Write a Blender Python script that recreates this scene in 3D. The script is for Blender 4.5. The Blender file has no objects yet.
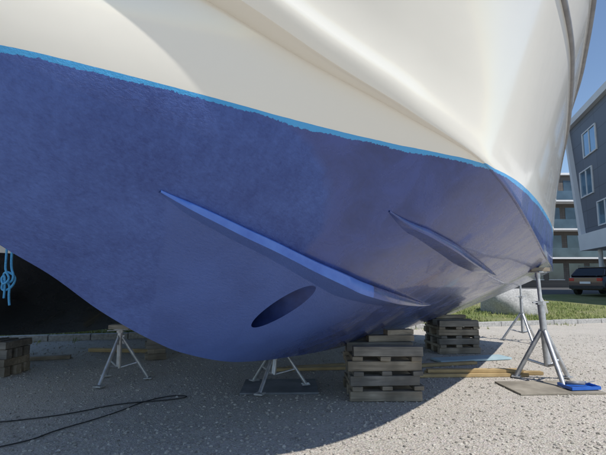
import bpy, bmesh, math, random
import numpy as np
from mathutils import Vector, Matrix, noise as mn
random.seed(4); np.random.seed(4)
R=math.radians
sc=bpy.context.scene
COL=sc.collection
# ------------------------------------------------------------------ helpers
def link(o): COL.objects.link(o); return o
def empty(name,loc=(0,0,0),rz=0):
    e=bpy.data.objects.new(name,None); e.location=loc; e.rotation_euler[2]=rz
    e.empty_display_size=.2
    return link(e)
def mesh_obj(name,verts,faces,mat=None,parent=None,smooth=False):
    me=bpy.data.meshes.new(name); me.from_pydata([tuple(v) for v in verts],[],faces); me.update()
    if smooth: me.polygons.foreach_set('use_smooth',[True]*len(me.polygons))
    o=bpy.data.objects.new(name,me); link(o)
    if mat: me.materials.append(mat)
    if parent: o.parent=parent
    return o
def bm_obj(name,bm,mat=None,parent=None,smooth=False,angle=None):
    me=bpy.data.meshes.new(name); bm.normal_update(); bm.to_mesh(me); bm.free()
    if smooth or angle:
        me.polygons.foreach_set('use_smooth',[True]*len(me.polygons))
        if angle: me.set_sharp_from_angle(angle=R(angle))
    o=bpy.data.objects.new(name,me); link(o)
    if mat: me.materials.append(mat)
    if parent: o.parent=parent
    return o
def add_box(bm,c,size,rot=None,bevel=0.0,jit=0.0):
    r=bmesh.ops.create_cube(bm,size=1.0); vs=r['verts']
    M=Matrix.Diagonal((size[0],size[1],size[2],1))
    if rot is not None: M=rot.to_4x4()@M
    M=Matrix.Translation(c)@M
    for v in vs:
        v.co=M@v.co
        if jit: v.co+=Vector([random.uniform(-jit,jit) for _ in range(3)])
    if bevel:
        es=list({e for v in vs for e in v.link_edges})
        bmesh.ops.bevel(bm,geom=es,offset=bevel,segments=2,affect='EDGES',profile=.6)
def add_tube(bm,p,q,r1,r2=None,seg=14,cap=True):
    p=Vector(p);q=Vector(q);d=q-p
    M=Matrix.Translation((p+q)/2)@d.to_track_quat('Z','Y').to_matrix().to_4x4()
    bmesh.ops.create_cone(bm,cap_ends=cap,segments=seg,radius1=r1,radius2=r1 if r2 is None else r2,depth=d.length,matrix=M)
def Rz(a): return Matrix.Rotation(a,3,'Z')
# ------------------------------------------------------------------ materials
class NT:
    def __init__(s,name):
        s.m=bpy.data.materials.new(name); s.m.use_nodes=True; s.t=s.m.node_tree; s.n=s.t.nodes; s.l=s.t.links
        s.b=s.n['Principled BSDF']
        s.co=s.n.new('ShaderNodeTexCoord')
    def node(s,typ,**k):
        x=s.n.new(typ)
        for a,b in k.items(): setattr(x,a,b)
        return x
    def L(s,a,b): s.l.new(a,b)
    def noise(s,scale,detail=4,rough=.55,vec=None,dist=0):
        x=s.n.new('ShaderNodeTexNoise'); x.inputs['Scale'].default_value=scale; x.inputs['Detail'].default_value=detail
        x.inputs['Roughness'].default_value=rough; x.inputs['Distortion'].default_value=dist
        s.L(vec if vec is not None else s.co.outputs['Object'],x.inputs['Vector']); return x.outputs['Fac']
    def mapping(s,scale,rot=(0,0,0)):
        x=s.n.new('ShaderNodeMapping'); x.inputs['Scale'].default_value=scale; x.inputs['Rotation'].default_value=rot
        s.L(s.co.outputs['Object'],x.inputs['Vector']); return x.outputs['Vector']
    def math(s,op,a,b=None,c=None):
        x=s.n.new('ShaderNodeMath'); x.operation=op
        for i,v in enumerate((a,b,c)):
            if v is None: continue
            if isinstance(v,(int,float)): x.inputs[i].default_value=v
            else: s.L(v,x.inputs[i])
        return x.outputs[0]
    def smooth(s,v,a,b):
        x=s.n.new('ShaderNodeMapRange'); x.interpolation_type='SMOOTHSTEP'; x.inputs['From Min'].default_value=a; x.inputs['From Max'].default_value=b
        s.L(v,x.inputs['Value']); return x.outputs['Result']
    def ramp(s,fac,stops,interp='LINEAR'):
        x=s.n.new('ShaderNodeValToRGB'); x.color_ramp.interpolation=interp
        e=x.color_ramp.elements
        while len(e)<len(stops): e.new(.5)
        for i,(p,c) in enumerate(stops):
            e[i].position=p; e[i].color=(c[0],c[1],c[2],1) if not isinstance(c,(int,float)) else (c,c,c,1)
        s.L(fac,x.inputs['Fac']); return x.outputs['Color']
    def mix(s,f,a,b,mode='MIX'):
        x=s.n.new('ShaderNodeMix'); x.data_type='RGBA'; x.blend_type=mode
        for k,v in ((0,f),(6,a),(7,b)):
            if isinstance(v,(int,float)): x.inputs[k].default_value=v if k==0 else (v,v,v,1)
            elif isinstance(v,tuple): x.inputs[k].default_value=(v[0],v[1],v[2],1)
            else: s.L(v,x.inputs[k])
        return x.outputs[2]
    def sep(s):
        x=s.n.new('ShaderNodeSeparateXYZ'); s.L(s.co.outputs['Object'],x.inputs[0]); return x.outputs
    def bump(s,h,strength=.3,dist=.01,prev=None):
        x=s.n.new('ShaderNodeBump'); x.inputs['Strength'].default_value=strength; x.inputs['Distance'].default_value=dist
        s.L(h,x.inputs['Height'])
        if prev is not None: s.L(prev,x.inputs['Normal'])
        return x.outputs['Normal']
    def set(s,**k):
        for a,v in k.items():
            i=s.b.inputs[a.replace('_',' ')]
            if isinstance(v,(int,float)): i.default_value=v
            elif isinstance(v,tuple): i.default_value=(v[0],v[1],v[2],1) if len(v)==3 else v
            else: s.L(v,i)
        return s.m
def simple(name,c1,c2,scale=8,rough=.6,metal=0,bump=.2,bd=.004,detail=5):
    t=NT(name); n=t.noise(scale,detail)
    t.set(Base_Color=t.ramp(n,[(.3,c1),(.7,c2)]),Roughness=rough,Metallic=metal)
    if bump: t.set(Normal=t.bump(t.noise(scale*6,4),bump,bd))
    return t.m
M_galv=simple('galvanised_steel',(.38,.39,.40),(.62,.63,.64),14,.45,.7,.2,.002)
def wood(name,c1,c2,sc_=(2,30,30)):
    t=NT(name)
    g=t.noise(1.0,6,.65,t.mapping(sc_),.4)
    b=t.noise(2.2,3)
    c=t.mix(t.ramp(b,[(.35,.0),(.7,1.0)]),t.ramp(g,[(.25,c1),(.75,c2)]),tuple(x*.65 for x in c1))
    t.set(Base_Color=c,Roughness=.8,Normal=t.bump(g,.6,.006))
    return t.m
M_timber=wood('weathered_timber',(.17,.14,.10),(.50,.43,.33))
M_timber_old=wood('grey_timber',(.13,.12,.105),(.38,.35,.30))
M_pine=wood('fresh_pine',(.42,.29,.13),(.62,.47,.25))
M_ply=wood('plywood',(.25,.22,.17),(.42,.38,.31),(6,6,6))
M_greyb=wood('grey_board',(.16,.17,.18),(.26,.27,.28),(6,6,6))
M_black=simple('black_rubber',(.012,.012,.012),(.03,.03,.03),10,.6)
M_bluepl=simple('blue_plastic',(.02,.10,.42),(.03,.14,.52),6,.35,0,.05)
M_rope=simple('blue_rope',(.05,.3,.6),(.12,.45,.75),60,.7)
# ------------------------------------------------------------------ hull geometry  (local x = athwart, y = aft, z = up)
def curve(pts):
    P=np.array(pts,float); x=P[:,0]
    out=[]
    for k in range(1,P.shape[1]):
        y=P[:,k]; h=np.diff(x); d=np.diff(y)/h; m=np.zeros(len(x))
        m[0]=d[0]; m[-1]=d[-1]
        for i in range(1,len(x)-1):
            m[i]=0 if d[i-1]*d[i]<=0 else (h[i-1]+h[i])*3/((2*h[i]+h[i-1])/d[i-1]+(h[i]+2*h[i-1])/d[i])
        out.append((y,m))
    def f(s):
        i=int(min(max(np.searchsorted(x,s)-1,0),len(x)-2)); hh=x[i+1]-x[i]; t=(s-x[i])/hh; r=[]
        for y,m in out:
            r.append((2*t**3-3*t*t+1)*y[i]+(t**3-2*t*t+t)*hh*m[i]+(-2*t**3+3*t*t)*y[i+1]+(t**3-t*t)*hh*m[i+1])
        return r[0] if len(r)==1 else r
    return f
S0,S1=-3.2,7.0
keel=curve([(-3.2,2.97),(-3.0,2.5),(-2.7,2.12),(-2.3,1.77),(-1.88,1.47),(-1.63,1.33),(-1.32,1.12),(-.94,.91),(-.67,.79),(0,.62),(.77,.55),(2,.5),(4,.5),(7,.5)])
chine=curve([(-3.2,0,2.97),(-3.05,.17,2.92),(-2.6,.52,2.79),(-2.1,.86,2.64),(-1.67,1.13,2.5),(-1.26,1.36,2.36),(-.74,1.67,2.2),(-.09,2.0,2.0),(.7,2.10,1.83),(2,2.14,1.67),(4,2.16,1.52),(7,2.1,1.47)])
sheer=curve([(-4.1,0,4.12),(-3.9,.35,4.1),(-3.5,.85,4.05),(-2.8,1.5,3.98),(-2,2.0,3.9),(-1,2.42,3.82),(0,2.64,3.75),(1,2.72,3.7),(2.5,2.66,3.63),(4,2.52,3.58),(7,2.3,3.5)])
bulge=curve([(-3.2,0),(-2.6,.12),(-2.1,.19),(-1.6,.18),(-.75,.09),(0,.07),(2,.05),(7,.02)])
flatw=curve([(-3.2,.0),(-2.6,.1),(-1.7,.15),(-.9,.09),(-.1,.015),(1,.02),(7,.02)])
NB,NTp=30,26
def bottom_pt(s,v):
    zk=keel(s); nc,zc=chine(s); b=bulge(s)
    n=v*nc; z=zk+(zc-zk)*v
    L=math.hypot(nc,zc-zk)+1e-9
    w=b*4*v*(1-v)*(.6+.8*v)
    return Vector((n+w*(zc-zk)/L, s, z-w*nc/L))
def top_pt(s,v):
    nc,zc=chine(s); w=flatw(s); nc+=w; zc+=w*.1
    s2=-4.1+(s-S0)*11.1/(S1-S0)
    nn,zz=sheer(s2)
    fl=v**1.35
    n=nc+(nn-nc)*(fl*.75+v*.25); z=zc+(zz-zc)*v
    n+=min(w,.1)*.16*math.exp(-((v-.035)/.03)**2)-min(w,.1)*.12*math.exp(-((v-.16)/.09)**2)
    return Vector((n,s+(s2-s)*v,z))
def build_hull(name,mat,parent,tunnel=True):
    us=np.concatenate([np.linspace(0,.06,10)[:-1],np.linspace(.06,.5,90)[:-1],np.linspace(.5,1,30)])
    tv=np.concatenate([np.linspace(0,.2,12)[:-1],np.linspace(.2,1,NTp-8)])
    cols=[]
    for u in us:
        s=S0+(S1-S0)*u
        c=[bottom_pt(s,v) for v in np.linspace(0,1,NB)]
        nc,zc=chine(s); w=flatw(s)
        c.append(Vector((nc+w*.35,s,zc-.012*min(1,w/.1))))
        c.append(Vector((nc+w*.85,s,zc-.010*min(1,w/.1))))
        c+= [top_pt(s,v) for v in tv]
        t=c[-1]
        c.append(Vector((t.x*.96,t.y+.02 if t.x<.1 else t.y,t.z+.0)))
        c.append(Vector((0,c[-1].y,t.z+.03)))
        cols.append(c)
    bm=bmesh.new(); nr=len(cols[0])
    for sg in (1,-1):
        vv=[[bm.verts.new((p.x*sg,p.y,p.z)) for p in c] for c in cols]
        for i in range(len(vv)-1):
            for j in range(nr-1):
                q=(vv[i][j],vv[i+1][j],vv[i+1][j+1],vv[i][j+1])
                bm.faces.new(q if sg>0 else q[::-1])
        if sg>0: tr=vv[-1]
        else: tl=vv[-1]
    bm.faces.new(tr+tl[::-1])
    bmesh.ops.remove_doubles(bm,verts=bm.verts,dist=.0008)
    bmesh.ops.dissolve_degenerate(bm,edges=bm.edges,dist=.0005)
    bmesh.ops.recalc_face_normals(bm,faces=bm.faces)
    o=bm_obj(name,bm,mat,parent)
    if tunnel:
        cb=bmesh.new(); add_tube(cb,(-2.5,0,0),(2.5,0,0),.105,seg=56)
        for v in cb.verts: v.co=Vector((v.co.x,v.co.y-.36,v.co.z*1.45+1.11))
        c=bm_obj('cut',cb); c.parent=parent
        md=o.modifiers.new('b','BOOLEAN'); md.object=c; md.operation='DIFFERENCE'; md.solver='EXACT'
        dg=bpy.context.evaluated_depsgraph_get(); me=bpy.data.meshes.new_from_object(o.evaluated_get(dg))
        o.modifiers.clear(); o.data=me; bpy.data.objects.remove(c)
        me.materials.clear(); me.materials.append(mat); me.materials.append(M_tunnel)
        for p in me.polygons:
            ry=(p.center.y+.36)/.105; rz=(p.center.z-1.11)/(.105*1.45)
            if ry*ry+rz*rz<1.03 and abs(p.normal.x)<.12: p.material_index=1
    me=o.data; me.polygons.foreach_set('use_smooth',[True]*len(me.polygons)); me.set_sharp_from_angle(angle=R(32))
    return o
M_tunnel=simple('tunnel_blue_painted_shade',(.015,.03,.13),(.03,.06,.22),9,.5,0,.3,.004)  # hull blue darkened, so the shade inside the thruster tunnel is painted in
TH=R(31.1); K0=(-.526,3.782,0)
def b2w(s,n,z=0): return Vector((K0[0]+math.sin(TH)*s+math.cos(TH)*n, K0[1]+math.cos(TH)*s-math.sin(TH)*n, z))
def hull_mat(name,matte1,matte2,fresh,gloss,band,white):
    t=NT(name); x,y,z=t.sep()
    fw=t.math('MAXIMUM',t.math('MULTIPLY',y,-1.0),0.0)
    wl=t.math('MULTIPLY_ADD',fw,.08,2.0)
    zr=t.math('SUBTRACT',z,wl)
    rag=t.math('ADD',t.math('MULTIPLY',t.math('SUBTRACT',t.noise(55,5,.75),.5),.028),t.math('MULTIPLY',t.math('SUBTRACT',t.noise(3.3,2),.5),.030))
    bw=t.math('MULTIPLY_ADD',t.smooth(y,-.1,.8),-.014,-.020)
    isdark=t.math('LESS_THAN',t.math('ADD',zr,rag),bw)
    iswhite=t.math('GREATER_THAN',t.math('ADD',zr,t.math('MULTIPLY',t.math('SUBTRACT',t.noise(9,2),.5),.004)),0.0)
    wob=t.math('MULTIPLY',t.math('SUBTRACT',t.noise(4,3),.5),.10)
    below=t.math('SUBTRACT',1.0,t.smooth(t.math('MULTIPLY_ADD',y,.3,z),1.24,1.27))
    eA=t.math('ADD',t.math('ADD',t.math('MULTIPLY_ADD',z,.68,.334),y),t.math('MULTIPLY',wob,.35))
    mA=t.math('MULTIPLY',t.smooth(eA,-.01,.01),below)
    dy=t.math('ADD',y,1.5); dz=t.math('SUBTRACT',z,1.2)
    rr=t.math('SQRT',t.math('ADD',t.math('MULTIPLY',dy,dy),t.math('MULTIPLY',dz,dz)))
    mB=t.math('MULTIPLY',t.smooth(t.math('ADD',rr,wob),.90,.95),t.smooth(dy,-.1,.35))
    mB=t.math('MULTIPLY',mB,t.math('MAXIMUM',t.math('SUBTRACT',1.0,below),t.smooth(y,-.1,.9)))
    roll=t.noise(1.0,6,.7,t.mapping((22,22,7)),.5)
    fine=t.noise(1.0,5,.75,t.mapping((80,30,70)),.4)
    big=t.noise(1.6,5,.65)
    blot=t.noise(1.7,4,.55); bl2=t.noise(3.4,5,.65,None,.6)
    rf=t.math('ADD',t.math('MULTIPLY',roll,.28),t.math('ADD',t.math('MULTIPLY',fine,.34),t.math('MULTIPLY',big,.38)))
    old=t.ramp(rf,[(.40,matte1),(.60,matte2)])
    frs=t.mix(t.ramp(blot,[(.3,0.),(.7,1.)]),fresh,tuple(c*.8 for c in fresh))
    frs=t.mix(t.ramp(bl2,[(.45,0.),(.75,.35)]),frs,matte1)
    gl=t.mix(t.ramp(bl2,[(.35,0.),(.65,1.)]),gloss,tuple(c*1.5 for c in gloss))
    dk=t.mix(mA,old,frs); dk=t.mix(mB,dk,gl)
    c=t.mix(isdark,band,dk); c=t.mix(iswhite,c,white)
    r=t.mix(mA,.5,.34); r=t.mix(mB,r,t.ramp(bl2,[(.38,.13),(.62,.33)]))
    r=t.mix(iswhite,r,.14)
    tex=t.noise(170,3,.6); tex2=t.noise(1.0,4,.7,t.mapping((70,24,60)),.6)
    mb=t.math('MULTIPLY',t.math('SUBTRACT',1.0,iswhite),t.math('ADD',tex,t.math('MULTIPLY',tex2,2.2)))
    mb=t.math('MULTIPLY',mb,t.math('SUBTRACT',1.0,t.math('MULTIPLY',mB,.72)))
    nrm=t.bump(mb,.85,.003)
    nrm=t.bump(t.noise(1.8,3,.5),.22,.025,nrm)
    t.set(Base_Color=c,Roughness=r,Normal=nrm,IOR=1.52)
    t.set(Coat_Weight=t.math('MAXIMUM',t.math('MULTIPLY',iswhite,.6),t.math('MULTIPLY',mB,.35)),Coat_Roughness=.06)
    return t.m
M_hull=hull_mat('hull_paint',(.027,.058,.235),(.062,.122,.385),(.060,.118,.385),(.028,.050,.185),(.055,.36,.72),(.82,.785,.70))
M_rail_lit=NT('blue_rail_painted_light'); M_rail_lit.set(Base_Color=M_rail_lit.ramp(M_rail_lit.noise(6,4),[(.3,(.055,.14,.50)),(.7,(.09,.21,.62))]),Roughness=.25,Normal=M_rail_lit.bump(M_rail_lit.noise(60,4),.5,.003)); M_rail_lit=M_rail_lit.m  # lighter blue paints in the ground light reflected by the rail's forward face
boat=empty('motor_boat',K0,-TH)
bpy.context.view_layer.update()
hull=build_hull('hull',M_hull,boat)
def v_of(s,f):
    lo,hi=0.,1.
    for _ in range(30):
        m=(lo+hi)/2
        if f(bottom_pt(s,m)): lo=m
        else: hi=m
    return lo
def strake(name,pts,hfun,parent,mats,tb):
    f=curve(pts); s0,s1=pts[0][0],pts[-1][0]; hf=curve(hfun)
    for sg in (1,-1):
        vs=[];fs=[];mi=[];N=110
        for i in range(N):
            t=i/(N-1); s=s0+(s1-s0)*t; n=f(s)
            h=max(.002,hf(t))
            P=bottom_pt(s,v_of(s,lambda p:p.x<n))
            L=bottom_pt(s,v_of(s,lambda p:p.z<P.z-h*1.25))
            ou=.38*h
            O1=P+Vector((ou*.75,0,-h*.06)); O2=P+Vector((ou,0,-h*.18)); O3=P+Vector((ou,0,-h*.88)); O4=P+Vector((ou*.8,0,-h))
            top=P+Vector((-.004,0,.006)); Lo=L+Vector((-.005,0,.006))
            M=O4*.5+Lo*.5
            for p in (top,O1,O2,O3,O4,M,Lo): vs.append((p.x*sg,p.y,p.z))
        for i in range(N-1):
            for j in range(6):
                a=i*7+j; q=(a,a+1,a+8,a+7); fs.append(q if sg<0 else q[::-1])
                mi.append(0 if (j<4 and i/(N-1)<tb) else 1)  # forward outer faces get the painted-light blue, the rest hull paint
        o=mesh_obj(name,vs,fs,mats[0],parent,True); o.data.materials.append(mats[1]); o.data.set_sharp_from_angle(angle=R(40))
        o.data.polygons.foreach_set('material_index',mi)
strake('spray_rail',[(-1.53,.73),(-1.34,.80),(-1.01,.885),(-.63,.985),(-.16,1.10),(.52,1.14),(1.97,1.07)],[(0,.012),(.06,.045),(.25,.07),(.42,.095),(.6,.085),(.8,.05),(1,.004)],boat,(M_rail_lit,M_hull),.46)
strake('spray_rail_outer',[(-.41,1.48),(0,1.61),(.61,1.69),(1.57,1.71),(2.4,1.70)],[(0,.01),(.1,.045),(.4,.065),(.7,.05),(1,.004)],boat,(M_hull,M_hull),.5)
def sweep_top(name,v,r,mat,parent):
    for sg in (1,-1):
        bm=bmesh.new(); ring=None; seg=10
        for i,u in enumerate(np.linspace(0.003,1,110)):
            s=S0+(S1-S0)*u; P=top_pt(s,v); T=(top_pt(min(S1,s+.01),v)-top_pt(max(S0,s-.01),v)).normalized()
            Y=T.cross(Vector((0,0,1))).normalized()
            cur=[]
            for a in np.linspace(0,2*math.pi,seg,endpoint=False):
                q=P+Y*(math.cos(a)*r)+Vector((0,0,math.sin(a)*r*1.3)); cur.append(bm.verts.new((q.x*sg,q.y,q.z)))
            if ring:
                for k in range(seg): bm.faces.new((ring[k],ring[(k+1)%seg],cur[(k+1)%seg],cur[k]))
            ring=cur
        bmesh.ops.recalc_face_normals(bm,faces=bm.faces)
        bm_obj(name,bm,mat,parent,True)
M_rail=simple('rub_rail_grey',(.16,.16,.17),(.24,.24,.25),10,.4)
sweep_top('rub_rail',.72,.024,M_rail,boat)
sweep_top('gunwale_cap',1.0,.03,M_rail,boat)
# ------------------------------------------------------------------ neighbour boat
bk=(.007,.007,.008)
M_hull2=hull_mat('neighbour_hull_paint',bk,(.014,.014,.015),bk,bk,bk,(.78,.78,.76))
p2=b2w(.3,-5.0)
boat2=empty('motor_boat.001',(p2.x,p2.y,0),-TH); boat2.scale=(.8,.8,.8)
build_hull('hull',M_hull2,boat2,False)
def cable(name,pts,r,mat):
    cu=bpy.data.curves.new(name,'CURVE'); cu.dimensions='3D'; cu.bevel_depth=r; cu.bevel_resolution=2
    sp=cu.splines.new('NURBS'); sp.points.add(len(pts)-1); sp.use_endpoint_u=True; sp.order_u=3
    for i,p in enumerate(pts): sp.points[i].co=(p[0],p[1],p[2],1)
    o=bpy.data.objects.new(name,cu); link(o); cu.materials.append(mat); return o
rx,ry=-3.30,4.97
cable('mooring_rope',[(rx,ry,3.1),(rx,ry,2.2),(rx+.01,ry,1.55),(rx+.02,ry,1.42),(rx+.07,ry-.03,1.36),(rx+.06,ry-.03,1.28),(rx-.05,ry+.02,1.27),(rx-.07,ry,1.36),(rx,ry-.04,1.40),(rx+.09,ry,1.33),(rx+.03,ry,1.2),(rx-.08,ry,1.18),(rx-.04,ry-.03,1.3),(rx+.02,ry,1.25),(rx+.01,ry,1.12),(rx+.03,ry,1.02)],.013,M_rope)
cable('mooring_rope',[(rx-.06,ry,3.1),(rx-.05,ry,1.5),(rx-.02,ry-.04,1.40),(rx+.05,ry-.05,1.31),(rx-.03,ry-.05,1.24),(rx-.07,ry-.03,1.33),(rx+.0,ry-.05,1.36),(rx-.04,ry,1.1)],.012,M_rope)
# ------------------------------------------------------------------ jack stands
def jack_stand(name,x,y,h,rf,hj,lean=(0,0),rot=0,th=1.0):
    e=empty(name,(x,y,0))
    bm=bmesh.new()
    top=Vector((lean[0],lean[1],h)); J=Vector((lean[0]*hj/h,lean[1]*hj/h,hj)); B=Vector((0,0,hj*.3))
    for k in range(3):
        a=rot+k*2.0944; ft=Vector((rf*math.cos(a),rf*math.sin(a),.035))
        s_=J+Vector((math.cos(a)*.03,math.sin(a)*.03,-.02))
        add_tube(bm,s_,ft,.024*th)
        add_tube(bm,B,s_.lerp(ft,.62),.014*th)
        add_box(bm,(ft.x,ft.y,.028),(.10,.10,.012),Rz(a),.002)
        add_box(bm,s_+Vector((0,0,-.03)),(.05,.012,.11),Rz(a),.002)
    bm_obj('tripod_legs',bm,M_galv,e,angle=35)
    m=J+(top-J)*.42
    bm=bmesh.new(); add_tube(bm,B,m,.034*th,seg=20)
    add_tube(bm,m,m+Vector((0,0,.045)),.048*th,seg=6)
    q=m+Vector((0,0,.03)); add_tube(bm,q+Vector((-.14,-.07,0)),q+Vector((.14,.07,.0)),.009)
    bm_obj('post',bm,M_galv,e,angle=35)
    bm=bmesh.new(); add_tube(bm,m,top-Vector((0,0,.02)),.020*th); bm_obj('screw',bm,M_galv,e,angle=35)
    bm=bmesh.new(); add_box(bm,(top.x,top.y,top.z-.015),(.16,.16,.014),Rz(.5),.002)
    add_tube(bm,top-Vector((0,0,.09)),top-Vector((0,0,.02)),.032)
    bm_obj('head_plate',bm,M_galv,e,angle=35)
    bm=bmesh.new(); add_box(bm,(top.x,top.y,top.z+.018),(.26,.15,.05),Rz(.1),.004)
    bm_obj('head_block',bm,M_timber,e)
    return e
jack_stand('boat_jack_stand',3.16,5.85,1.42,.38,.66,(-.06,.0),.45,1.25)
jack_stand('boat_jack_stand',-2.38,5.85,.68,.36,.58,(0,0),.3,.9)
jack_stand('boat_jack_stand',-.36,5.52,.62,.40,.52,(.05,.1),.2,.9)
jack_stand('boat_jack_stand',4.7,9.6,1.35,.4,.6,(0,0),.5)
# ------------------------------------------------------------------ timber cribs
def crib(name,x,y,rz,w,d,hs,extra=[],mats=(M_timber,M_timber_old)):
    e=empty(name,(x,y,0),rz); z0=.004
    for c,hc in enumerate(hs):
        bm=bmesh.new(); z=z0+hc/2; z0+=hc
        if c%2==0:
            for yy in (-d/2+.06,0,d/2-.06): add_box(bm,(random.uniform(-.02,.02),yy+random.uniform(-.01,.01),z),(w+random.uniform(-.03,.03),.11,hc-.004),Rz(random.uniform(-.02,.02)),.006,.003)
        else:
            for xx in (-w/2+.07,0,w/2-.07): add_box(bm,(xx+random.uniform(-.02,.02),0,z),(.11,d+random.uniform(-.03,.03),hc-.004),Rz(random.uniform(-.02,.02)),.006,.003)
        bm_obj('timber_course_%d'%(c+1),bm,mats[(c//2)%2],e)
    if extra:
        bm=bmesh.new()
        for (cx,cy,cz,sx,sy,sz,r) in extra: add_box(bm,(cx,cy,cz),(sx,sy,sz),Rz(r),.005)
        bm_obj('packing_blocks',bm,M_timber,e)
HS=[.11,.05,.105,.05,.105,.05,.11]
crib('timber_crib',.90,5.28,R(1),.78,.76,HS,[(.13,.05,.62,.55,.14,.07,.1),(.24,.08,.685,.34,.12,.06,.25)])
crib('timber_crib',2.75,8.35,R(5),.75,.75,HS,[(0,.05,.62,.6,.14,.06,.1)])
crib('timber_crib',-4.22,6.35,R(-4),.5,.5,[.13,.10,.13,.1])
crib('timber_crib',-2.45,7.5,R(20),.3,.3,[.1,.08,.1,.1])
def board(name,x,y,z,l,w,t,rz,mat,tilt=0):
    bm=bmesh.new(); add_box(bm,(0,0,t/2),(l,w,t),None,.002); o=bm_obj(name,bm,mat); o.location=(x,y,z); o.rotation_euler=(0,tilt,rz)
board('plywood_board',2.95,5.5,.004,1.0,.62,.018,.05,M_ply)
board('plywood_board',-.28,5.55,.004,.9,.7,.022,.03,M_greyb)
for i,(x,y,z,l,r) in enumerate([(2.3,6.15,.006,1.5,.04),(2.5,6.3,.006,1.6,-.03),(2.35,6.22,.05,1.3,.0),(.3,6.6,.006,1.4,.12),(.2,6.75,.006,.9,.3),(2.1,6.9,.006,1.2,.25)]):
    board('pine_board',x,y,z,l,.1,.04,r,M_pine)
M_pale=simple('pale_blue_board',(.30,.42,.46),(.4,.52,.56),4,.6)
board('painted_board',2.75,7.4,.01,1.3,.32,.03,.25,M_pale)
board('timber_offcut',-4.3,7.4,.004,.9,.12,.06,.3,M_timber)
board('timber_offcut',-3.3,8.2,.004,1.2,.12,.06,-.1,M_pine)
e=empty('blue_paint_tray',(3.28,5.42,.028),.1)
bm=bmesh.new(); add_box(bm,(0,0,.006),(.36,.25,.008))
for a_,b_,c_,d_ in ((0,.125,.36,.012),(0,-.125,.36,.012),(.18,0,.012,.24),(-.18,0,.012,.24)): add_box(bm,(a_,b_,.022),(c_,d_,.035))
bm_obj('tray',bm,M_bluepl,e)
bm=bmesh.new(); add_tube(bm,(-.12,.05,.05),(.06,-.02,.055),.024); add_tube(bm,(.06,-.02,.055),(.24,.05,.06),.007); bm_obj('roller',bm,M_rail,e,True)
cable('extension_cable',[(-4,4.3,.012),(-3.3,4.35,.012),(-2.9,4.15,.012),(-2.5,4.3,.012),(-2.2,4.5,.012),(-1.95,4.8,.012),(-1.4,4.95,.012),(-1.25,5.1,.012),(-1.45,5.15,.012),(-1.7,4.9,.012),(-1.8,4.55,.012),(-1.95,4.25,.012),(-2.15,3.95,.012),(-2.2,3.7,.012),(-2.6,3.4,.012)],.006,M_black)
# ------------------------------------------------------------------ ground
t=NT('gravel')
n0=t.noise(.22,3,.5); n1=t.noise(1.1,5,.65); n2=t.noise(62,5,.75); n3=t.noise(14,4,.6)
vor=t.node('ShaderNodeTexVoronoi'); vor.inputs['Scale'].default_value=58; t.L(t.co.outputs['Object'],vor.inputs['Vector'])
c=t.mix(.5,t.ramp(n2,[(.28,(.17,.152,.13)),(.72,(.72,.66,.57))]),t.ramp(n1,[(.3,(.33,.30,.255)),(.7,(.50,.455,.39))]))
hs=t.node('ShaderNodeHueSaturation'); hs.inputs['Saturation'].default_value=.15; t.L(vor.outputs['Color'],hs.inputs['Color'])
c=t.mix(.6,c,hs.outputs['Color'],'SOFT_LIGHT')
c=t.mix(t.ramp(n3,[(.45,0.),(.8,.4)]),c,(.27,.235,.19))
c=t.mix(t.ramp(n0,[(.35,0.),(.7,.3)]),c,(.50,.45,.38))
t.set(Base_Color=c,Roughness=.95,Normal=t.bump(t.math('ADD',n2,vor.outputs['Distance']),.8,.014,t.bump(n1,.6,.07)))
M_grav=t.m
S=260
mesh_obj('ground',[(-S,-S,0),(S,-S,0),(S,S,0),(-S,S,0)],[(0,1,2,3)],M_grav)
def pebbles():
    bm=bmesh.new(); bmesh.ops.create_icosphere(bm,subdivisions=1,radius=1); base=np.array([v.co[:] for v in bm.verts]); fac=np.array([[v.index for v in f.verts] for f in bm.faces]); bm.free()
    N=24000; V=[];Fc=[]
    ys=2.6+8*np.random.rand(N)**1.5; xs=(np.random.rand(N)*2-1)*(ys*.8+.3)
    sz=.004+.014*np.random.rand(N)**3
    for i in range(N):
        a=np.random.rand()*6.28; sx,sy,sz_=sz[i]*(1+.6*np.random.rand()),sz[i],sz[i]*(.5+.3*np.random.rand())
        b=base*np.array([sx,sy,sz_])*(1+.25*(np.random.rand(len(base),1)-.5))
        b=np.stack([b[:,0]*math.cos(a)-b[:,1]*math.sin(a)+xs[i],b[:,0]*math.sin(a)+b[:,1]*math.cos(a)+ys[i],b[:,2]+sz_*.3],1)
        V.append(b);Fc.append(fac+i*len(base))
    V=np.concatenate(V);Fc=np.concatenate(Fc)
    t=NT('pebble_stone'); w=t.node('ShaderNodeTexNoise'); w.inputs['Scale'].default_value=23; t.L(t.co.outputs['Object'],w.inputs['Vector'])
    t.set(Base_Color=t.ramp(w.outputs['Fac'],[(.3,(.18,.165,.14)),(.5,(.38,.35,.30)),(.7,(.56,.52,.45))]),Roughness=.9)
    mesh_obj('gravel_stones',V.tolist(),Fc.tolist(),t.m,None,False)
pebbles()
KP=Vector((4.15,12.24,0)); ke=Vector((.9635,.2676,0)); kf=Vector((-.2676,.9635,0)); KA=math.atan2(ke.y,ke.x)
M_granite=simple('granite',(.26,.255,.245),(.46,.45,.43),20,.85,0,.5,.004)
bm=bmesh.new()
u=-30
while u<40:
    l=random.uniform(.7,1.0); c=KP+ke*(u+l/2)+kf*.08
    add_box(bm,(c.x,c.y,.055),(l-.015,.15,.15+random.uniform(-.01,.01)),Rz(KA+random.uniform(-.008,.008)),.012,.003); u+=l
bm_obj('kerb',bm,M_granite)
t=NT('grass_ground'); g=t.noise(.8,5,.6); g2=t.noise(14,4)
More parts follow.
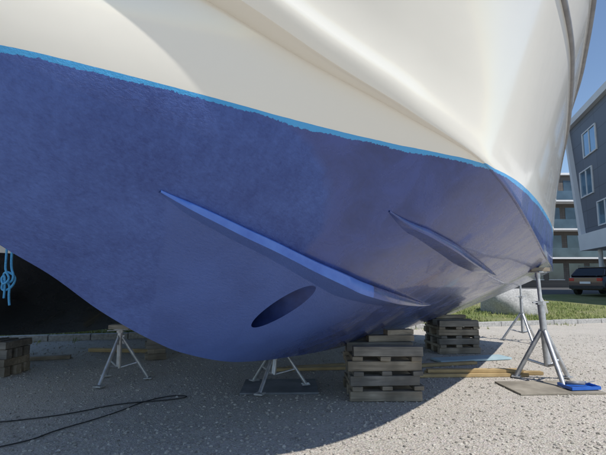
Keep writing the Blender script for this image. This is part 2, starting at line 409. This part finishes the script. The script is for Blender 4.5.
t.set(Base_Color=t.mix(t.math('MULTIPLY',g2,.8),t.ramp(g,[(.35,(.16,.19,.05)),(.55,(.26,.25,.10)),(.7,(.38,.33,.20))]),(.08,.11,.03)),Roughness=.95,Normal=t.bump(g2,.8,.05))
vs=[];fs=[];nu,nf=90,24
for i in range(nu+1):
    for j in range(nf+1):
        uu=-60+120*i/nu; ff=.16+ (9.6)*j/nf
        z=.10+.40*min(1,(j/nf)*1.03)+ (.02*math.sin(uu*.9+ff)+.02*math.sin(uu*.37-ff*1.3) if 0<j<nf-1 else 0)
        p=KP+ke*uu+kf*ff; vs.append((p.x,p.y,z))
for i in range(nu):
    for j in range(nf):
        a=i*(nf+1)+j; fs.append((a,a+nf+1,a+nf+2,a+1))
mesh_obj('grass_verge',vs,fs,t.m,None,True)
vs=[];fs=[]
for i in range(34000):
    uu=random.uniform(-14,9); ff=.2+8.5*random.random()**1.5
    if mn.noise(Vector((uu*.7,ff*.9,0)))+random.random()*.7<.15: continue
    p=KP+ke*uu+kf*ff; z=.10+.40*ff/9.6; hgt=random.uniform(.03,.11); a=random.random()*6.28; w=.008+.008*random.random()
    dx,dy=math.cos(a)*w,math.sin(a)*w; lx,ly=random.uniform(-.04,.04),random.uniform(-.04,.04)
    k=len(vs); vs+= [(p.x-dx,p.y-dy,z-.01),(p.x+dx,p.y+dy,z-.01),(p.x+lx,p.y+ly,z+hgt)]; fs.append((k,k+1,k+2))
# sparse weeds in the gravel along the kerb
for i in range(1500):
    uu=random.uniform(-14,9); ff=-.02-random.random()**2*.5
    if mn.noise(Vector((uu*1.3,5.,0)))<.05: continue
    p=KP+ke*uu+kf*ff; hgt=random.uniform(.03,.10); a=random.random()*6.28; w=.01
    dx,dy=math.cos(a)*w,math.sin(a)*w
    k=len(vs); vs+= [(p.x-dx,p.y-dy,-.01),(p.x+dx,p.y+dy,-.01),(p.x+random.uniform(-.04,.04),p.y+random.uniform(-.04,.04),hgt)]; fs.append((k,k+1,k+2))
t=NT('grass_blade'); g=t.noise(1.2,4); t.set(Base_Color=t.ramp(g,[(.3,(.12,.18,.04)),(.55,(.24,.27,.08)),(.7,(.45,.40,.20))]),Roughness=.8)
mesh_obj('grass',vs,fs,t.m)
t=NT('asphalt'); g=t.noise(90,4); t.set(Base_Color=t.ramp(g,[(.3,(.05,.05,.052)),(.7,(.085,.085,.085))]),Roughness=.9,Normal=t.bump(g,.4,.01))
q=[KP+ke*-150+kf*9.7,KP+ke*150+kf*9.7,KP+ke*150+kf*150,KP+ke*-150+kf*150]
mesh_obj('parking_asphalt',[(v.x,v.y,.503) for v in q],[(0,1,2,3)],t.m)
bm=bmesh.new(); bmesh.ops.create_icosphere(bm,subdivisions=4,radius=1)
for v in bm.verts:
    d=mn.noise(v.co*1.4)*.25+mn.noise(v.co*4)*.06; v.co*=1+d; v.co.z=max(-.4,min(.62,v.co.z))
bm_obj('boulder',bm,M_granite,None,True); o=bpy.data.objects['boulder']; o.scale=(1.1,.8,.95); o.location=(7.45,15.6,.4)
# ------------------------------------------------------------------ car
def car(name,x,y,z,rz,col):
    e=empty(name,(x,y,z),rz)
    t=NT('car_paint'); t.set(Base_Color=col,Roughness=.25,Coat_Weight=1.0,Metallic=.2); MP=t.m
    t=NT('car_glass'); t.set(Base_Color=(.01,.012,.015),Roughness=.05); MG=t.m
    t=NT('tail_light'); t.set(Base_Color=(.45,.01,.01),Roughness=.2); ML=t.m
    prof=[(-2.25,.35,.62,.70),(-2.15,.28,.76,.80),(-1.3,.25,.92,.88),(-.75,.25,.98,.9),(0,.25,1.0,.9),(1.2,.25,1.0,.9),(2.0,.27,.98,.88),(2.22,.32,.92,.82)]
    bm=bmesh.new(); rings=[]
    for (px,z0,z1,hw) in prof:
        ring=[(px,-hw*.9,z0),(px,-hw,z0+.12),(px,-hw,z0+(z1-z0)*.6),(px,-hw*.93,z1),(px,hw*.93,z1),(px,hw,z0+(z1-z0)*.6),(px,hw,z0+.12),(px,hw*.9,z0)]
        rings.append([bm.verts.new(p) for p in ring])
    for i in range(len(rings)-1):
        for k in range(8): bm.faces.new((rings[i][k],rings[i][(k+1)%8],rings[i+1][(k+1)%8],rings[i+1][k]))
    bm.faces.new(rings[0]); bm.faces.new(rings[-1]); bmesh.ops.recalc_face_normals(bm,faces=bm.faces)
    bm_obj('body',bm,MP,e,angle=30)
    bm=bmesh.new(); rings=[]
    for (px,z1,hb,ht) in [(-1.05,.98,.83,.83),(-.35,1.42,.83,.64),(.3,1.47,.83,.66),(1.5,1.44,.83,.64),(2.02,1.02,.8,.74)]:
        rings.append([bm.verts.new(p) for p in [(px,-hb,.96),(px,-ht,z1),(px,ht,z1),(px,hb,.96)]])
    for i in range(4):
        for k in range(3): bm.faces.new((rings[i][k],rings[i][k+1],rings[i+1][k+1],rings[i+1][k]))
    bmesh.ops.recalc_face_normals(bm,faces=bm.faces)
    bm_obj('cabin_glass',bm,MG,e)
    bm=bmesh.new(); add_box(bm,(.55,0,1.462),(1.95,1.3,.035),None,.01)
    for sg in (1,-1):
        for xx,tilt in ((-.7,-.95),(.5,0),(1.72,.85)):
            add_box(bm,(xx,sg*.75,1.2),(.07,.05,.56),Matrix.Rotation(sg*.33,3,'X')@Matrix.Rotation(-tilt,3,'Y'),.005)
        add_box(bm,(.55,sg*.67,1.55),(1.8,.03,.03))
    bm_obj('roof_and_pillars',bm,MP,e)
    bm=bmesh.new()
    for sx in (-1.4,1.35):
        for sg in (1,-1): add_tube(bm,(sx,sg*.72,.33),(sx,sg*.905,.33),.33,seg=28)
    bm_obj('tyres',bm,M_black,e,angle=40)
    bm=bmesh.new()
    for sx in (-1.4,1.35):
        for sg in (1,-1): add_tube(bm,(sx,sg*.8,.33),(sx,sg*.912,.33),.2,seg=10)
    bm_obj('wheel_rims',bm,M_galv,e)
    bm=bmesh.new()
    for sg in (1,-1): add_box(bm,(2.17,sg*.68,.82),(.12,.26,.16),None,.02)
    bm_obj('tail_lights',bm,ML,e)
    t=NT('number_plate'); t.set(Base_Color=(.75,.75,.75)); bm=bmesh.new(); add_box(bm,(2.24,0,.66),(.02,.52,.11)); bm_obj('number_plate',bm,t.m,e)
    bm=bmesh.new(); add_box(bm,(2.16,0,.42),(.16,1.66,.18),None,.03); bm_obj('bumper',bm,M_black,e)
car('parked_car',16.6,24.3,.503,R(212),(.05,.03,.033))
# ------------------------------------------------------------------ buildings
def clad(name,c1,c2,mo,bw=1.6,rh=.42):
    t=NT(name); x,y,z=t.sep(); br=t.node('ShaderNodeTexBrick'); br.inputs['Scale'].default_value=1.0; br.inputs['Mortar Size'].default_value=.018; br.inputs['Brick Width'].default_value=bw; br.inputs['Row Height'].default_value=rh; br.offset=0
    br.inputs['Color1'].default_value=(*c1,1);br.inputs['Color2'].default_value=(*c2,1);br.inputs['Mortar'].default_value=(*mo,1)
    cm=t.node('ShaderNodeCombineXYZ'); t.L(t.math('ADD',x,y),cm.inputs[0]); t.L(z,cm.inputs[1]); t.L(cm.outputs[0],br.inputs['Vector'])
    t.set(Base_Color=br.outputs['Color'],Roughness=.55); return t.m
M_clad=clad('dark_cladding',(.13,.145,.18),(.15,.165,.20),(.07,.078,.10),2.4,1.2)
M_brown=clad('brown_cladding',(.10,.085,.075),(.13,.11,.095),(.06,.05,.045),3.0,.2)
M_whitew=simple('white_render',(.72,.72,.72),(.8,.8,.8),.6,.7,0,.05)
t=NT('window_glass'); g=t.noise(.5,2); t.set(Base_Color=t.ramp(g,[(.3,(.16,.28,.40)),(.7,(.28,.42,.54))]),Roughness=.08,Metallic=.7); M_glass=t.m
t=NT('dark_glass'); g=t.noise(.4,3); t.set(Base_Color=t.ramp(g,[(.3,(.03,.05,.07)),(.7,(.10,.15,.19))]),Roughness=.1,Metallic=.3); M_dglass=t.m
M_frame=simple('white_window_frame',(.7,.7,.7),(.78,.78,.78),3,.5,0,0)
def prism(bm,poly,y0,y1):
    a=[bm.verts.new((p[0],y0,p[1])) for p in poly]; b=[bm.verts.new((p[0],y1,p[1])) for p in poly]
    f=[bm.faces.new(a),bm.faces.new(b[::-1])]; n=len(a)
    for i in range(n): f.append(bm.faces.new((a[i],b[i],b[(i+1)%n],a[(i+1)%n])))
    bmesh.ops.recalc_face_normals(bm,faces=f)
# flat-roofed block, facade running towards the viewer on the right, far end wall raked
bld=empty('office_building',(20,32,0),R(-105))
LL=17
bm=bmesh.new(); prism(bm,[(1.9,4.4),(LL,4.4),(LL,12.4),(.1,12.4)],0,14); bm_obj('upper_walls',bm,M_clad,bld)
bm=bmesh.new()
prism(bm,[(1.6,3.3),(LL+.3,3.3),(LL+.3,4.397),(1.35,4.397)],-.35,14)
prism(bm,[(-.25,12.403),(LL+.3,12.403),(LL+.3,12.85),(-.35,12.85)],-.3,14.2)
prism(bm,[(1.35,4.4),(1.895,4.4),(.095,12.4),(-.25,12.4)],-.3,14.1)
bm_obj('white_frame',bm,M_whitew,bld)
bm=bmesh.new(); bg=bmesh.new()
wins=[(2.7,9.6,2.3,1.65),(1.7,7.0,2.2,1.75),(4.4,4.75,2.3,1.5),(7.5,7.2,2.2,1.7),(8.2,9.8,2.2,1.6),(9,4.8,2.2,1.5),(11.8,7.2,2.2,1.7),(12.6,9.8,2.2,1.6),(13.6,4.8,2.2,1.5)]
for (wx,wz,ww,wh) in wins:
    add_box(bg,(wx+ww/2,-.012,wz+wh/2),(ww,.02,wh))
    for (cx,cz,sx,sz) in ((wx+ww/2,wz,ww+.1,.08),(wx+ww/2,wz+wh,ww+.1,.08),(wx,wz+wh/2,.12,wh-.09),(wx+ww,wz+wh/2,.12,wh-.09)): add_box(bm,(cx,-.04,cz),(sx,.075,sz))
    add_box(bm,(wx+ww*.5,-.038,wz+wh*.5),(.1,.05,wh-.09))
bm_obj('window_frames',bm,M_frame,bld); bm_obj('windows',bg,M_glass,bld)
bm=bmesh.new(); prism(bm,[(2.2,.5),(LL,.5),(LL,3.297),(2.2,3.297)],2.0,13.5); bm_obj('ground_floor_glazing',bm,M_glass,bld)
bm=bmesh.new()
for k in range(10): add_box(bm,(2.24+k*1.6,1.96,1.9),(.09,.08,2.78))
add_box(bm,(9.6,1.95,.62),(14.8,.1,.22)); add_box(bm,(9.6,1.94,2.5),(14.8,.07,.07))
for k in (3,8,13): add_tube(bm,(k,.4,.4),(k,.4,3.3),.14)
bm_obj('mullions_and_columns',bm,M_frame,bld)
bld2=empty('brown_apartment_block',(0,0,0))
bm=bmesh.new(); prism(bm,[(10,.5),(33,.5),(33,12.6),(10,12.6)],47,58); bm_obj('walls',bm,M_brown,bld2)
bm=bmesh.new();bg=bmesh.new();bb=bmesh.new()
for fl in range(4):
    for k in range(10):
        add_box(bg,(11.5+k*2.2,46.985,2.2+fl*3.0),(1.6,.03,1.7)); add_box(bm,(11.5+k*2.2,46.96,1.32+fl*3.0),(1.7,.1,.07))
    if fl<3:
        add_box(bm,(21.5,46.2,3.55+fl*3.0),(23,1.6,.16)); add_box(bb,(21.5,45.42,4.12+fl*3.0),(22.8,.03,.95))
add_box(bm,(21.5,46.9,12.72),(23.4,.6,.22))
bm_obj('balconies',bm,M_frame,bld2); bm_obj('windows',bg,M_dglass,bld2); bm_obj('balcony_glass',bb,M_dglass,bld2)
# ------------------------------------------------------------------ camera, light
pt=math.atan(52.5/440)
cam=bpy.data.cameras.new('cam'); cam.sensor_width=36; cam.lens=36*440/606; cam.clip_end=2000; cam.clip_start=.02
co=bpy.data.objects.new('camera',cam); link(co); co.location=(0,0,1.3); co.rotation_euler=(R(90)+pt,0,0); sc.camera=co
sn=Vector((2.55,-.68,3.8)); sw=Vector((math.cos(TH)*sn.x+math.sin(TH)*sn.y,-math.sin(TH)*sn.x+math.cos(TH)*sn.y,sn.z)).normalized()
sun=bpy.data.lights.new('sun','SUN'); sun.energy=4.6; sun.angle=R(.6); sun.color=(1,.965,.91)
so=bpy.data.objects.new('sun',sun); link(so); so.rotation_euler=sw.to_track_quat('Z','Y').to_euler()
w=bpy.data.worlds.new('World'); sc.world=w; w.use_nodes=True; nt=w.node_tree
sk=nt.nodes.new('ShaderNodeTexSky'); sk.sky_type='NISHITA'; sk.sun_disc=False; sk.sun_elevation=math.asin(sw.z); sk.sun_rotation=math.atan2(sw.x,sw.y)
sk.air_density=1.0; sk.dust_density=.3; sk.ozone_density=2.2; sk.altitude=200
nt.links.new(sk.outputs[0],nt.nodes['Background'].inputs[0]); nt.nodes['Background'].inputs[1].default_value=.15
sc.view_settings.view_transform='Standard'; sc.view_settings.look='None'; sc.view_settings.exposure=0; sc.view_settings.gamma=1
